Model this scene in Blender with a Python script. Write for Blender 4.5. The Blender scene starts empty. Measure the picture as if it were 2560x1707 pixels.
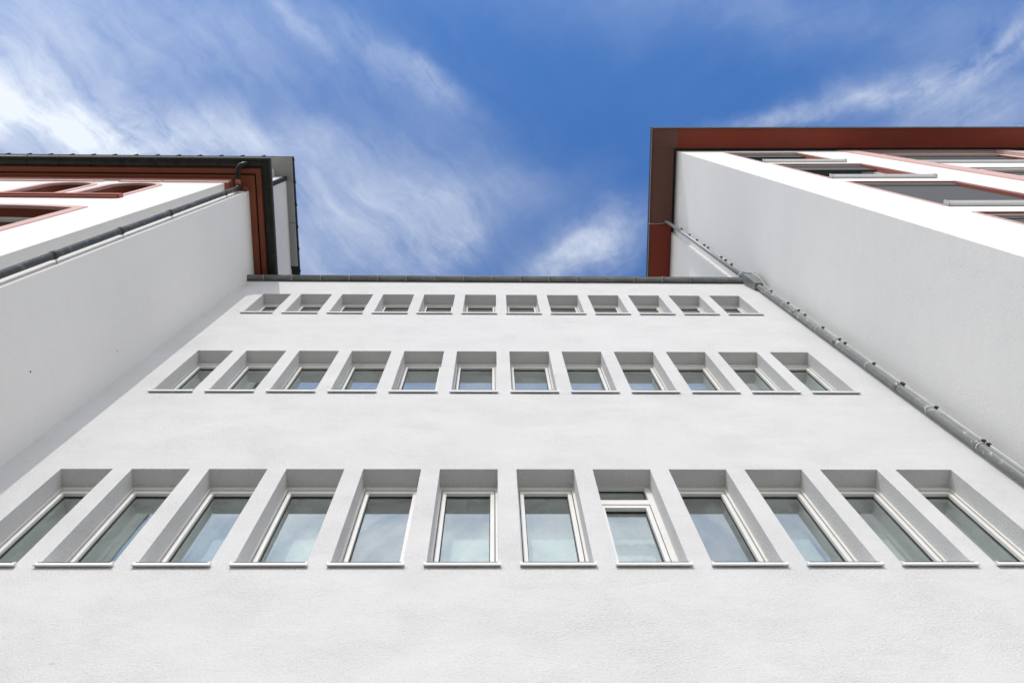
import bpy, math, random
from mathutils import Vector, Matrix

random.seed(7)
C = bpy.context.scene.collection
SC = 3.0            # metres per design unit (the camera stands one unit from the middle wall)
EYE = 1.6           # eye height above the pavement
GZ = -EYE / SC      # pavement level in design units

# ------------------------------------------------------------------ materials
def new_mat(name):
    m = bpy.data.materials.new(name)
    m.use_nodes = True
    nt = m.node_tree
    nt.nodes.clear()
    out = nt.nodes.new('ShaderNodeOutputMaterial')
    return m, nt, out

def N(nt, kind, **kw):
    n = nt.nodes.new(kind)
    for k, v in kw.items():
        if k.startswith('i_'):
            n.inputs[k[2:].replace('_', ' ')].default_value = v
        else:
            setattr(n, k, v)
    return n

def math_node(nt, op, a, b=None, c=None, clamp=False):
    n = nt.nodes.new('ShaderNodeMath')
    n.operation = op
    n.use_clamp = clamp
    for i, v in enumerate((a, b, c)):
        if v is None:
            continue
        if isinstance(v, (int, float)):
            n.inputs[i].default_value = v
        else:
            nt.links.new(v, n.inputs[i])
    return n.outputs[0]

def ramp(nt, fac, stops):
    r = nt.nodes.new('ShaderNodeValToRGB')
    el = r.color_ramp.elements
    while len(el) < len(stops):
        el.new(0.5)
    for e, (p, c) in zip(el, stops):
        e.position = p
        e.color = (c[0], c[1], c[2], 1) if isinstance(c, (tuple, list)) else (c, c, c, 1)
    nt.links.new(fac, r.inputs[0])
    return r.outputs[0]

def noise(nt, vec, scale, detail=4, rough=0.55, dist=0.0):
    n = nt.nodes.new('ShaderNodeTexNoise')
    n.inputs['Scale'].default_value = scale
    n.inputs['Detail'].default_value = detail
    n.inputs['Roughness'].default_value = rough
    n.inputs['Distortion'].default_value = dist
    nt.links.new(vec, n.inputs['Vector'])
    return n.outputs[0]

def mapped(nt, vec, scale=(1, 1, 1), rot=(0, 0, 0), loc=(0, 0, 0)):
    m = nt.nodes.new('ShaderNodeMapping')
    m.inputs['Scale'].default_value = scale
    m.inputs['Rotation'].default_value = rot
    m.inputs['Location'].default_value = loc
    nt.links.new(vec, m.inputs['Vector'])
    return m.outputs[0]

def mixc(nt, fac, a, b, blend='MIX'):
    n = nt.nodes.new('ShaderNodeMix')
    n.data_type = 'RGBA'
    n.blend_type = blend
    for s, v in ((n.inputs[0], fac), (n.inputs[6], a), (n.inputs[7], b)):
        if isinstance(v, (int, float)):
            s.default_value = v
        elif isinstance(v, (tuple, list)):
            s.default_value = (v[0], v[1], v[2], 1)
        else:
            nt.links.new(v, s)
    return n.outputs[2]

def stucco(name, col, dark=0.86, bump=0.5, grain=60.0):
    m, nt, out = new_mat(name)
    geo = N(nt, 'ShaderNodeNewGeometry')
    pos = geo.outputs['Position']
    big = noise(nt, mapped(nt, pos, (0.35, 0.35, 0.9)), 1.0, 5, 0.6)
    trowel = noise(nt, mapped(nt, pos, (1.6, 1.6, 3.5)), 2.2, 6, 0.65, 0.6)
    fine = noise(nt, pos, grain, 3, 0.7)
    v = math_node(nt, 'ADD', math_node(nt, 'MULTIPLY', big, 0.16), math_node(nt, 'MULTIPLY', trowel, 0.26))
    v = math_node(nt, 'ADD', v, math_node(nt, 'MULTIPLY', fine, 0.62))
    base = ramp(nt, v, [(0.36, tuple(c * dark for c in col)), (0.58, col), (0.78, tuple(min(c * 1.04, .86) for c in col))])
    # faint rain streaks running down the face
    st = noise(nt, mapped(nt, pos, (2.6, 2.6, 0.16)), 1.0, 5, 0.6)
    sf = math_node(nt, 'MULTIPLY', ramp(nt, st, [(0.50, 0.0), (0.72, 1.0)]), noise(nt, mapped(nt, pos, (0.5, 0.5, 0.5)), 1.0, 3, 0.5))
    base = mixc(nt, math_node(nt, 'MULTIPLY', sf, 0.10), base, tuple(c * 0.72 for c in col))
    # stray specks and small scratches in the plaster
    speck = noise(nt, mapped(nt, pos, (1, 1, 1.6)), 7.5, 2, 0.5)
    sp = ramp(nt, speck, [(0.0, 0.0), (0.76, 0.0), (0.80, 1.0), (1.0, 1.0)])
    base = mixc(nt, math_node(nt, 'MULTIPLY', sp, 0.35), base, tuple(c * 0.55 for c in col))
    bs = N(nt, 'ShaderNodeBsdfPrincipled')
    nt.links.new(base, bs.inputs['Base Color'])
    bs.inputs['Roughness'].default_value = 0.92
    bs.inputs['Specular IOR Level'].default_value = 0.2
    patch = ramp(nt, noise(nt, pos, 1.7, 4, 0.6), [(0.35, 0.35), (0.65, 1.0)])
    h = math_node(nt, 'ADD', math_node(nt, 'MULTIPLY', math_node(nt, 'MULTIPLY', fine, 1.0), patch),
                  math_node(nt, 'MULTIPLY', noise(nt, mapped(nt, pos, (1, 1, 1.5)), 14.0, 3, 0.5), 0.16))
    b = N(nt, 'ShaderNodeBump')
    b.inputs['Strength'].default_value = bump
    b.inputs['Distance'].default_value = 0.012
    nt.links.new(h, b.inputs['Height'])
    nt.links.new(b.outputs[0], bs.inputs['Normal'])
    nt.links.new(bs.outputs[0], out.inputs[0])
    return m

def paint(name, col, rough=0.55, vary=0.12, scale=(3, 3, 3), metallic=0.0, stain=None, stain_amt=0.0, spec=0.4, bump=0.0, chips=False):
    m, nt, out = new_mat(name)
    geo = N(nt, 'ShaderNodeNewGeometry')
    pos = geo.outputs['Position']
    n1 = noise(nt, mapped(nt, pos, scale), 1.0, 6, 0.6)
    base = ramp(nt, n1, [(0.3, tuple(c * (1 - vary) for c in col)), (0.7, tuple(min(1, c * (1 + vary)) for c in col))])
    if stain is not None:
        n2 = noise(nt, mapped(nt, pos, (9, 9, 5)), 1.0, 5, 0.7, 0.8)
        if chips:
            n2 = noise(nt, mapped(nt, pos, (14, 14, 9)), 1.0, 4, 0.6, 0.5)
        f = ramp(nt, n2, [(0.60, 0.0), (0.635, 1.0)] if chips else [(0.52, 0.0), (0.62, 1.0)])
        base = mixc(nt, math_node(nt, 'MULTIPLY', f, stain_amt), base, stain)
    bs = N(nt, 'ShaderNodeBsdfPrincipled')
    nt.links.new(base, bs.inputs['Base Color'])
    r2 = ramp(nt, n1, [(0.3, max(0, rough - 0.08)), (0.7, min(1, rough + 0.08))])
    nt.links.new(r2, bs.inputs['Roughness'])
    bs.inputs['Metallic'].default_value = metallic
    bs.inputs['Specular IOR Level'].default_value = spec
    if bump:
        b = N(nt, 'ShaderNodeBump')
        b.inputs['Strength'].default_value = bump
        b.inputs['Distance'].default_value = 0.01
        nt.links.new(noise(nt, pos, 25.0, 4, 0.6), b.inputs['Height'])
        nt.links.new(b.outputs[0], bs.inputs['Normal'])
    nt.links.new(bs.outputs[0], out.inputs[0])
    return m

def glass(name, tint, f0=0.16, dirt=0.5):
    m, nt, out = new_mat(name)
    geo = N(nt, 'ShaderNodeNewGeometry')
    pos = geo.outputs['Position']
    lw = N(nt, 'ShaderNodeLayerWeight')
    lw.inputs['Blend'].default_value = 0.5
    f5 = math_node(nt, 'POWER', lw.outputs['Facing'], 3.0)
    fr = math_node(nt, 'ADD', math_node(nt, 'MULTIPLY', f5, 1 - f0), f0, clamp=True)
    tr = N(nt, 'ShaderNodeBsdfTransparent')
    tr.inputs[0].default_value = (*tint, 1)
    gl = N(nt, 'ShaderNodeBsdfGlossy')
    gl.inputs['Roughness'].default_value = 0.015
    gl.inputs['Color'].default_value = (0.93, 0.97, 0.97, 1)
    b = N(nt, 'ShaderNodeBump')
    b.inputs['Strength'].default_value = 0.05
    b.inputs['Distance'].default_value = 0.02
    nt.links.new(noise(nt, pos, 1.3, 2, 0.5), b.inputs['Height'])
    nt.links.new(b.outputs[0], gl.inputs['Normal'])
    mx = N(nt, 'ShaderNodeMixShader')
    nt.links.new(fr, mx.inputs[0])
    nt.links.new(tr.outputs[0], mx.inputs[1])
    nt.links.new(gl.outputs[0], mx.inputs[2])
    df = N(nt, 'ShaderNodeBsdfDiffuse')
    df.inputs[0].default_value = (0.44, 0.50, 0.48, 1)
    sp = ramp(nt, noise(nt, pos, 30.0, 2, 0.5), [(0.0, 0.0), (0.735, 0.0), (0.77, 1.0), (1.0, 1.0)])
    film = ramp(nt, noise(nt, mapped(nt, pos, (3, 3, 2), (0, 0.6, 0)), 1.6, 7, 0.7, 1.0), [(0.38, 0.06), (0.72, 0.26)])
    dd = math_node(nt, 'MULTIPLY', math_node(nt, 'MAXIMUM', sp, film), dirt, clamp=True)
    mx2 = N(nt, 'ShaderNodeMixShader')
    nt.links.new(dd, mx2.inputs[0])
    nt.links.new(mx.outputs[0], mx2.inputs[1])
    nt.links.new(df.outputs[0], mx2.inputs[2])
    nt.links.new(mx2.outputs[0], out.inputs[0])
    return m

MAT = {
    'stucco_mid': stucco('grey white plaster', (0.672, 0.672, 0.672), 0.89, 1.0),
    'stucco_left': stucco('white plaster', (0.80, 0.795, 0.78), 0.95, 0.3),
    'stucco_right': stucco('bright plaster', (0.84, 0.84, 0.825), 0.94, 0.45),
    'attic': paint('attic plaster', (0.66, 0.66, 0.66), 0.85, 0.03, spec=0.2),
    'pvc': paint('white window plastic', (0.78, 0.77, 0.74), 0.35, 0.02, spec=0.5),
    'sill': paint('white coated sheet', (0.80, 0.80, 0.80), 0.4, 0.02, spec=0.4),
    'gasket': paint('black gasket', (0.012, 0.012, 0.012), 0.6, 0.1),
    'zinc': paint('weathered zinc', (0.20, 0.21, 0.205), 0.45, 0.22, (4, 4, 4), 0.25, (0.34, 0.34, 0.31), 0.3),
    'zinc_strap': paint('pale zinc strap', (0.25, 0.255, 0.245), 0.5, 0.15),
    'zinc_dark': paint('dark patinated gutter', (0.014, 0.015, 0.012), 0.42, 0.25, (5, 5, 5), 0.0, (0.05, 0.05, 0.042), 0.3, spec=0.25),
    'pipe_grey': paint('grey weathered downpipe', (0.185, 0.192, 0.182), 0.45, 0.2, (6, 6, 1.5), 0.2, (0.62, 0.62, 0.58), 0.6, chips=True),
    'pipe_dark': paint('dark grey downpipe', (0.045, 0.047, 0.042), 0.55, 0.25, (6, 6, 2), 0.0, (0.22, 0.22, 0.21), 0.35, spec=0.2),
    'pipe_pale': paint('pale downpipe', (0.30, 0.33, 0.345), 0.45, 0.1, (6, 6, 2), 0.2),
    'strap': paint('pale strap', (0.74, 0.73, 0.69), 0.5, 0.1),
    'clip': paint('dark clip', (0.02, 0.02, 0.02), 0.5, 0.1),
    'cable': paint('bright wire', (0.70, 0.70, 0.68), 0.4, 0.1, metallic=0.4),
    'brown': paint('red brown paint', (0.20, 0.052, 0.018), 0.55, 0.10, (2, 2, 6)),
    'brown_soffit': paint('dark red soffit boards', (0.25, 0.038, 0.015), 0.6, 0.10, (1.5, 1.5, 1.5)),
    'brown_soffit_dull': paint('dull brown soffit boards', (0.17, 0.075, 0.055), 0.6, 0.12, (1.5, 1.5, 1.5)),
    'pink': paint('pale pink surround paint', (0.64, 0.42, 0.395), 0.8, 0.05, (2, 2, 2), spec=0.2, bump=0.1),  # even pale pink for surrounds and frieze strips
    'red_reveal': paint('red brown reveal paint', (0.34, 0.105, 0.075), 0.7, 0.08, (2, 2, 2), spec=0.3),
    'reveal_shaded': paint('shaded red brown reveal', (0.17, 0.045, 0.024), 0.7, 0.1, (2, 2, 2), spec=0.2),  # red brown reveal darkened in colour for the shade inside the openings
    'slate': paint('black slate tiles', (0.022, 0.024, 0.030), 0.55, 0.3, (6, 6, 6)),
    'panel': paint('grey soffit panel', (0.42, 0.42, 0.40), 0.6, 0.05),
    'beam': paint('blue grey corner board', (0.022, 0.032, 0.036), 0.75, 0.1, spec=0.2),
    'blind': paint('dark grey blind slats', (0.066, 0.067, 0.066), 0.7, 0.12, (1, 1, 8)),
    'alu': paint('pale grey metal', (0.47, 0.475, 0.455), 0.45, 0.06),
    'room': paint('white room paint', (0.84, 0.87, 0.84), 0.9, 0.03, spec=0.1),
    'room_floor': paint('room floor', (0.72, 0.71, 0.66), 0.8, 0.06, spec=0.1),
    'dark_room': paint('dark room', (0.05, 0.05, 0.05), 0.9, 0.1),
    'shade': paint('charcoal roller blind', (0.035, 0.037, 0.042), 0.8, 0.08),
    'pale_sheet': paint('pale brightening sheet', (0.50, 0.565, 0.545), 0.85, 0.03),
    'roof': paint('grey roof metal', (0.10, 0.105, 0.11), 0.5, 0.15),
    'glass': glass('window glass', (0.88, 0.95, 0.92), 0.18, 0.8),
    'glass_dark': glass('dark window glass', (0.35, 0.37, 0.37), 0.14, 0.2),
}

def pavement_mat():
    m, nt, out = new_mat('pale paving')
    geo = N(nt, 'ShaderNodeNewGeometry')
    pos = geo.outputs['Position']
    br = N(nt, 'ShaderNodeTexBrick')
    br.inputs['Color1'].default_value = (0.25, 0.235, 0.21, 1)
    br.inputs['Color2'].default_value = (0.21, 0.20, 0.18, 1)
    br.inputs['Mortar'].default_value = (0.13, 0.125, 0.11, 1)
    br.inputs['Scale'].default_value = 1.0
    br.inputs['Mortar Size'].default_value = 0.008
    br.inputs['Brick Width'].default_value = 0.6
    br.inputs['Row Height'].default_value = 0.4
    nt.links.new(pos, br.inputs['Vector'])
    c = mixc(nt, math_node(nt, 'MULTIPLY', noise(nt, pos, 0.8, 6, 0.6), 0.4), br.outputs[0], (0.19, 0.18, 0.165))
    bs = N(nt, 'ShaderNodeBsdfPrincipled')
    nt.links.new(c, bs.inputs['Base Color'])
    bs.inputs['Roughness'].default_value = 0.9
    nt.links.new(bs.outputs[0], out.inputs[0])
    return m
MAT['pavement'] = pavement_mat()

# ------------------------------------------------------------------ mesh helpers
class MB:
    """collects faces in design units and links them as ONE mesh object"""
    def __init__(s, skew=None):
        s.v, s.f, s.mi, s.sm, s.mats, s.skew = [], [], [], [], [], skew
        s.cur = 0
    def use(s, key):
        if key not in s.mats:
            s.mats.append(key)
        s.cur = s.mats.index(key)
        return s
    def vert(s, p):
        s.v.append(tuple(p))
        return len(s.v) - 1
    def face(s, pts, smooth=False):
        s.f.append([s.vert(p) for p in pts])
        s.mi.append(s.cur)
        s.sm.append(smooth)
    def facei(s, idx, smooth=False):
        s.f.append(list(idx))
        s.mi.append(s.cur)
        s.sm.append(smooth)
    def box(s, x0, x1, y0, y1, z0, z1):
        i = [s.vert((x, y, z)) for z in (z0, z1) for y in (y0, y1) for x in (x0, x1)]
        for q in ((0, 2, 3, 1), (4, 5, 7, 6), (0, 1, 5, 4), (2, 6, 7, 3), (0, 4, 6, 2), (1, 3, 7, 5)):
            s.facei([i[k] for k in q])
    def prism(s, poly, axis, a, b):
        """poly: 2-D outline in the two other axes (cyclic order x,y,z), extruded from a to b"""
        def P(u, w, t):
            if axis == 'x': return (t, u, w)
            if axis == 'y': return (u, t, w)
            return (u, w, t)
        A = [s.vert(P(u, w, a)) for u, w in poly]
        B = [s.vert(P(u, w, b)) for u, w in poly]
        n = len(poly)
        for k in range(n):
            s.facei([A[k], A[(k + 1) % n], B[(k + 1) % n], B[k]])
        s.facei(A[::-1]); s.facei(B)
    def tube(s, path, r, n=16, cap=True):
        """r: one radius or one per point"""
        pts = [Vector(p) for p in path]
        rs = r if isinstance(r, (list, tuple)) else [r] * len(pts)
        rings = []
        ref = None
        for k, p in enumerate(pts):
            t = (pts[min(k + 1, len(pts) - 1)] - pts[max(k - 1, 0)]).normalized()
            if ref is None:
                ref = Vector((1, 0, 0)) if abs(t.x) < 0.8 else Vector((0, 1, 0))
            a = (ref - t * ref.dot(t)).normalized()
            ref = a
            b = t.cross(a)
            rings.append([s.vert(p + (a * math.cos(2 * math.pi * j / n) + b * math.sin(2 * math.pi * j / n)) * rs[k]) for j in range(n)])
        for k in range(len(rings) - 1):
            for j in range(n):
                s.facei([rings[k][j], rings[k][(j + 1) % n], rings[k + 1][(j + 1) % n], rings[k + 1][j]], True)
        if cap:
            s.facei(rings[0][::-1]); s.facei(rings[-1])
    def build(s, name, mat, parent=None, origin=None):
        if not s.mats or (len(s.mats) == 1 and mat is None):
            pass
        def W(p):
            if s.skew: p = s.skew(p)
            return Vector((p[0] * SC, p[1] * SC, p[2] * SC + EYE))
        vs = [W(p) for p in s.v]
        pw = WORG.get(parent.name, Vector((0, 0, 0))) if parent else Vector((0, 0, 0))
        ow = W(origin) if origin is not None else pw
        me = bpy.data.meshes.new(name)
        me.from_pydata([v - ow for v in vs], [], s.f)
        keys = s.mats if s.mats else [mat]
        if s.mats and mat is not None:
            keys = s.mats
        for k in keys:
            me.materials.append(MAT[k])
        for p, mi, sm in zip(me.polygons, s.mi, s.sm):
            p.material_index = min(mi, len(keys) - 1)
            p.use_smooth = sm
        me.update()
        o = bpy.data.objects.new(name, me)
        C.objects.link(o)
        if parent:
            o.parent = parent
            o.location = ow - pw
        else:
            o.location = ow
        WORG[o.name] = ow
        return o
WORG = {}

def thing(name, label, cat, at):
    o = bpy.data.objects.new(name, None)
    o.empty_display_size = 0.5
    C.objects.link(o)
    w = Vector((at[0] * SC, at[1] * SC, at[2] * SC + EYE))
    o.location = w
    WORG[o.name] = w
    o['label'] = label
    o['category'] = cat
    return o

def wall_front(m, y, x0, x1, z0, z1, ops, depth, zsplit=()):
    """wall facing -Y with openings (x0,x1,z0,z1,head) and plaster reveals of the given depth"""
    xs = sorted(set([x0, x1] + [round(v, 5) for o in ops for v in o[:2] if x0 < v < x1]))
    zs = sorted(set([z0, z1] + list(zsplit) + [round(v, 5) for o in ops for v in o[2:4] if z0 < v < z1]))
    for a, b in zip(xs, xs[1:]):
        for c, d in zip(zs, zs[1:]):
            mx, mz = (a + b) / 2, (c + d) / 2
            if any(o[0] < mx < o[1] and o[2] < mz < o[3] for o in ops):
                continue
            m.face([(a, y, c), (b, y, c), (b, y, d), (a, y, d)])
    for o in ops:
        a, b, c, d = o[:4]
        head = head_curve(a, b, d, o[4] if len(o) > 4 else 0)
        for p, q in zip(head, head[1:]):
            if abs(p[1] - d) > 1e-6 or abs(q[1] - d) > 1e-6:
                m.face([(p[0], y, p[1]), (q[0], y, q[1]), (q[0], y, d), (p[0], y, d)])
            m.face([(p[0], y, p[1]), (p[0], y + depth, p[1]), (q[0], y + depth, q[1]), (q[0], y, q[1])])
        zl, zr = head[0][1], head[-1][1]
        m.face([(a, y, c), (a, y + depth, c), (a, y + depth, zl), (a, y, zl)])
        m.face([(b, y, c), (b, y, zr), (b, y + depth, zr), (b, y + depth, c)])
        m.face([(a, y, c), (b, y, c), (b, y + depth, c), (a, y + depth, c)])

def head_curve(a, b, top, rise, n=20):
    """points of an opening's head from left to right; rise 0 is flat, rise = half width is a round arch"""
    if rise <= 0:
        return [(a, top), (b, top)]
    h = (b - a) / 2
    R = (h * h + rise * rise) / (2 * rise)
    cx, cz = (a + b) / 2, top - R
    th = math.asin(min(1, h / R))
    if rise > h * 0.999:
        th = math.pi / 2
    return [(cx - R * math.sin(th - 2 * th * k / n), cz + R * math.cos(th - 2 * th * k / n)) for k in range(n + 1)]

def ring(m, outer, inner, y0, y1, closed_bottom=False):
    """frame between two head-and-jamb outlines (same point count), from depth y0 (front) to y1"""
    n = len(outer)
    for k in range(n - 1):
        o0, o1, i0, i1 = outer[k], outer[k + 1], inner[k], inner[k + 1]
        m.face([(o0[0], y0, o0[1]), (i0[0], y0, i0[1]), (i1[0], y0, i1[1]), (o1[0], y0, o1[1])])
        m.face([(i0[0], y0, i0[1]), (i0[0], y1, i0[1]), (i1[0], y1, i1[1]), (i1[0], y0, i1[1])])
        m.face([(o0[0], y0, o0[1]), (o1[0], y0, o1[1]), (o1[0], y1, o1[1]), (o0[0], y1, o0[1])])
    for k in (0, n - 1):
        o0, i0 = outer[k], inner[k]
        m.face([(o0[0], y0, o0[1]), (o0[0], y1, o0[1]), (i0[0], y1, i0[1]), (i0[0], y0, i0[1])])

def outline(a, b, bottom, top, rise, n=20):
    return [(a, bottom)] + head_curve(a, b, top, rise, n) + [(b, bottom)]

def rect_frame(m, x0, x1, z0, z1, l, r, b, t, y0, y1):
    """four butted bars; l, r, b, t are the bar widths"""
    m.box(x0, x0 + l, y0, y1, z0, z1)
    m.box(x1 - r, x1, y0, y1, z0, z1)
    m.box(x0 + l, x1 - r, y0, y1, z1 - t, z1)
    if b:
        m.box(x0 + l, x1 - r, y0, y1, z0, z0 + b)

# ------------------------------------------------------------------ ground
g = MB()
g.face([(-400, -400, GZ), (400, -400, GZ), (400, 400, GZ), (-400, 400, GZ)])
ground = g.build('ground', 'pavement')
ground['kind'] = 'structure'

# ------------------------------------------------------------------ middle building
XL, XR = -1.355, 1.467
mid = thing('office_building', 'grey-white plastered building in the middle with three rows of narrow deep-set windows', 'building', (0.05, 1.0, GZ))
X0, PT, WW = -0.98794, 0.21066, 0.159
ROWS = [(2.000, 2.5823), (3.312, 3.8845), (4.590, 5.0555)]
def win_x(k, row):
    a = X0 + (k - 1) * PT
    b = a + WW
    if k == 0:
        a = -1.181
    if k == 11:
        b = 1.2745
    return a, b
ops = []
for r, (zb, zt) in enumerate(ROWS):
    for k in range(12):
        a, b = win_x(k, r)
        ops.append((round(a, 5), round(b, 5), zb, zt))
ZTOP = 5.425
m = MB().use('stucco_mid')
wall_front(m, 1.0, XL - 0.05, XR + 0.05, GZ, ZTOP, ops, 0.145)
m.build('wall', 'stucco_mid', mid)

# rooms behind the windows, one per storey
for r, (zb, zt) in enumerate(ROWS):
    f, c = zb - 0.30, zt + 0.06
    m = MB().use('room')
    x0, x1, y0, y1 = XL - 0.04, XR + 0.04, 1.145, 2.3
    rops = [o[:2] + (o[2], o[3]) for o in ops if abs(o[2] - zb) < 1e-4]
    wall_front(m, y0, x0, x1, f, c, rops, 0.0)
    wall_front(m, y1, x0, x1, f, c, [(x0 + 0.08, x1 - 0.08, f + 0.28, c - 0.07)], 0.05)
    m.face([(x0, y0, f), (x0, y1, f), (x0, y1, c), (x0, y0, c)])
    m.face([(x1, y0, f), (x1, y1, f), (x1, y1, c), (x1, y0, c)])
    m.face([(x0, y0, c), (x1, y0, c), (x1, y1, c), (x0, y1, c)])
    m.use('room_floor')
    m.face([(x0, y0, f), (x1, y0, f), (x1, y1, f), (x0, y1, f)])
    m.build('room', 'room', mid)

BLINDS = {(0, 4): ('shade', 1.0), (0, 8): ('shade', 1.0), (2, 3): ('shade', 0.6), (2, 8): ('shade', 0.7), (1, 5): ('shade', 1.0)}
PALE = {(0, 0): 0.0, (0, 1): 0.25, (0, 2): 0.0, (0, 3): 0.0, (0, 5): 0.0, (0, 6): 0.0, (0, 7): 0.0, (0, 9): 0.0, (0, 10): 0.0, (0, 11): 0.0,
        (1, 0): 0.0, (1, 1): 0.3, (1, 10): 0.0, (1, 11): 0.0}
def mid_window(r, k):
    zb, zt = ROWS[r]
    a, b = win_x(k, r)
    yf = 1.052
    org = ((a + b) / 2, yf, zb)
    m = MB().use('pvc')
    side = 0.0062 if r == 0 else 0.0042
    transom = (r == 0 and k == 7)
    if not transom:
        top = (0.0215, 0.029, 0.023)[r]
        rect_frame(m, a, b, zb, zt, side, side, 0.014, top, yf, yf + 0.026)
        fx0, fx1, fz1 = a + side, b - side, zt - top
        # dark joint between the fixed frame and the sash
        m.use('gasket')
        rect_frame(m, fx0, fx1, zb + 0.014, fz1, 0.003, 0.003, 0.003, 0.0035, yf + 0.012, yf + 0.026)
        w = m.build('window', None, mid, org)
        m = MB().use('pvc')
        sx0, sx1, sz0, sz1 = fx0 + 0.0024, fx1 - 0.0024, zb + 0.016, fz1 - 0.0030
        sw = 0.0108 if r == 0 else 0.0100
        rect_frame(m, sx0, sx1, sz0, sz1, sw, sw, 0.018, 0.0165, yf + 0.003, yf + 0.020)
        m.use('gasket')
        rect_frame(m, sx0 + sw, sx1 - sw, sz0 + 0.018, sz1 - 0.0165, 0.0022, 0.0022, 0.002, 0.004, yf + 0.012, yf + 0.020)
        sash = m.build('sash', None, w, org)
        gx0, gx1, gz0, gz1 = sx0 + sw, sx1 - sw, sz0 + 0.018, sz1 - 0.0165
        m = MB().use('glass')
        m.face([(gx0, yf + 0.0145, gz0), (gx1, yf + 0.0145, gz0), (gx1, yf + 0.0145, gz1), (gx0, yf + 0.0145, gz1)])
        m.build('pane', None, w, org)
    else:
        w0, w1 = 2.459, 2.4875
        rect_frame(m, a, b, zb, zt, side, 0.016, 0.014, 0.005, yf, yf + 0.026)
        m.box(a + side, b - 0.016, yf - 0.001, yf + 0.025, w0, w1)
        m.use('gasket')
        rect_frame(m, a + side, b - 0.016, w1, zt - 0.005, 0.003, 0.003, 0.001, 0.004, yf + 0.0118, yf + 0.0142)
        rect_frame(m, a + side, b - 0.016, zb + 0.014, w0, 0.003, 0.003, 0.003, 0.003, yf + 0.012, yf + 0.026)
        w = m.build('window', None, mid, org)
        w['label'] = 'window split by a white transom bar below its top light'
        m = MB().use('pvc')
        sx0, sx1, sz0, sz1 = a + side + 0.0024, b - 0.016 - 0.0024, zb + 0.016, w0 - 0.0026
        sw = 0.0112
        rect_frame(m, sx0, sx1, sz0, sz1, sw, sw, 0.018, 0.0155, yf + 0.001, yf + 0.020)
        m.use('gasket')
        rect_frame(m, sx0 + sw, sx1 - sw, sz0 + 0.018, sz1 - 0.0155, 0.0022, 0.0022, 0.002, 0.004, yf + 0.012, yf + 0.020)
        m.build('sash', None, w, org)
        for q in ((sx0 + sw, sx1 - sw, sz0 + 0.018, sz1 - 0.0155), (a + side, b - 0.016, w1, zt - 0.005)):
            m = MB().use('glass')
            y = yf + 0.0145
            m.face([(q[0], y, q[2]), (q[1], y, q[2]), (q[1], y, q[3]), (q[0], y, q[3])])
            m.build('pane', None, w, org)
    if (r, k) in PALE:
        m = MB().use('pale_sheet')  # pale sheet added behind the pane to brighten it like a lit ceiling
        x = a + 0.004
        pts = []
        while x < b - 0.003:                       # soft vertical folds
            pts.append((x, 1.150 + 0.0007 * math.sin(x * 190.0 + k)))
            x += 0.0035
        zl = zb + PALE[(r, k)] * (zt - zb)
        for p, q in zip(pts, pts[1:]):
            m.face([(p[0], p[1], zl), (q[0], q[1], zl), (q[0], q[1], zt + 0.03), (p[0], p[1], zt + 0.03)], True)
        m.build('added_sheet', None, w, org)
    if (r, k) in BLINDS:
        key, part = BLINDS[(r, k)]
        if part > 0:
            m = MB().use(key)
            zl = zt - part * (zt - zb)
            m.box(a + 0.01, b - 0.01, yf + 0.030, yf + 0.032, zl, zt - 0.001)
            m.box(a + 0.01, b - 0.01, yf + 0.029, yf + 0.034, zl - 0.006, zl)
            m.build('roller_blind', None, w, org)
    # folded metal sill with a front lip and end caps
    m = MB().use('sill')
    s, h, e = 0.0088, (0.0125, 0.0165, 0.0175)[r], 0.0035
    m.prism([(1.0 - s, zb + 0.003), (yf - 0.001, zb + 0.012), (yf - 0.001, zb + 0.009), (1.0 - s, zb)], 'x', a + 0.0015, b - 0.0015)
    m.box(a - e, b + e, 1.0 - s, 1.0 - s + 0.0012, zb + 0.003 - h, zb + 0.003)
    m.box(a - e, b + e, 1.0 - s + 0.0012, 0.9995, zb - 0.0005, zb + 0.0025)
    m.box(a - e, b + e, 1.0 - s + 0.0012, 1.0 - s + 0.0035, zb + 0.003 - h, zb + 0.0045 - h)
    for xa, xb in ((a - e - 0.0012, a - e), (b + e, b + e + 0.0012)):
        m.box(xa, xb, 1.0 - s - 0.001, 0.9990, zb + 0.0025 - h * 0.55, zb + 0.0055)
        m.box(xa, xb, 1.0 - s - 0.001, 1.0 - s + 0.003, zb + 0.0010 - h, zb + 0.0025 - h * 0.55)
    m.build('sill', None, w, org)
for r in range(3):
    for k in range(12):
        mid_window(r, k)

# gutter along the top of the middle wall, with straps and seams
def half_gutter(m, y, z, r, x0, x1, t=0.003, n=12):
    arc = [(y + r * math.cos(math.pi + math.pi * j / n), z + r * math.sin(math.pi + math.pi * j / n)) for j in range(n + 1)]
    inn = [(y + (r - t) * math.cos(math.pi + math.pi * j / n), z + (r - t) * math.sin(math.pi + math.pi * j / n)) for j in range(n + 1)]
    A = [(p, [m.vert((x, q[0], q[1])) for q in arc], [m.vert((x, q[0], q[1])) for q in inn]) for p, x in ((0, x0), (1, x1))]
    for j in range(n):
        m.facei([A[0][1][j], A[1][1][j], A[1][1][j + 1], A[0][1][j + 1]], True)
        m.facei([A[0][2][j], A[0][2][j + 1], A[1][2][j + 1], A[1][2][j]], True)
    for e in A:
        m.facei(e[1])
GY, GZc, GR = 0.9835, 5.422, 0.0152
m = MB().use('zinc')
drop = lambda p: (p[0], p[1], p[2] - 0.009 * (p[0] + 1.37) / 2.8)
m.skew = drop
half_gutter(m, GY, GZc, GR, -1.378, 1.394)
m.tube([(-1.378, GY - GR, GZc), (1.394, GY - GR, GZc)], 0.0028, 8)
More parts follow.
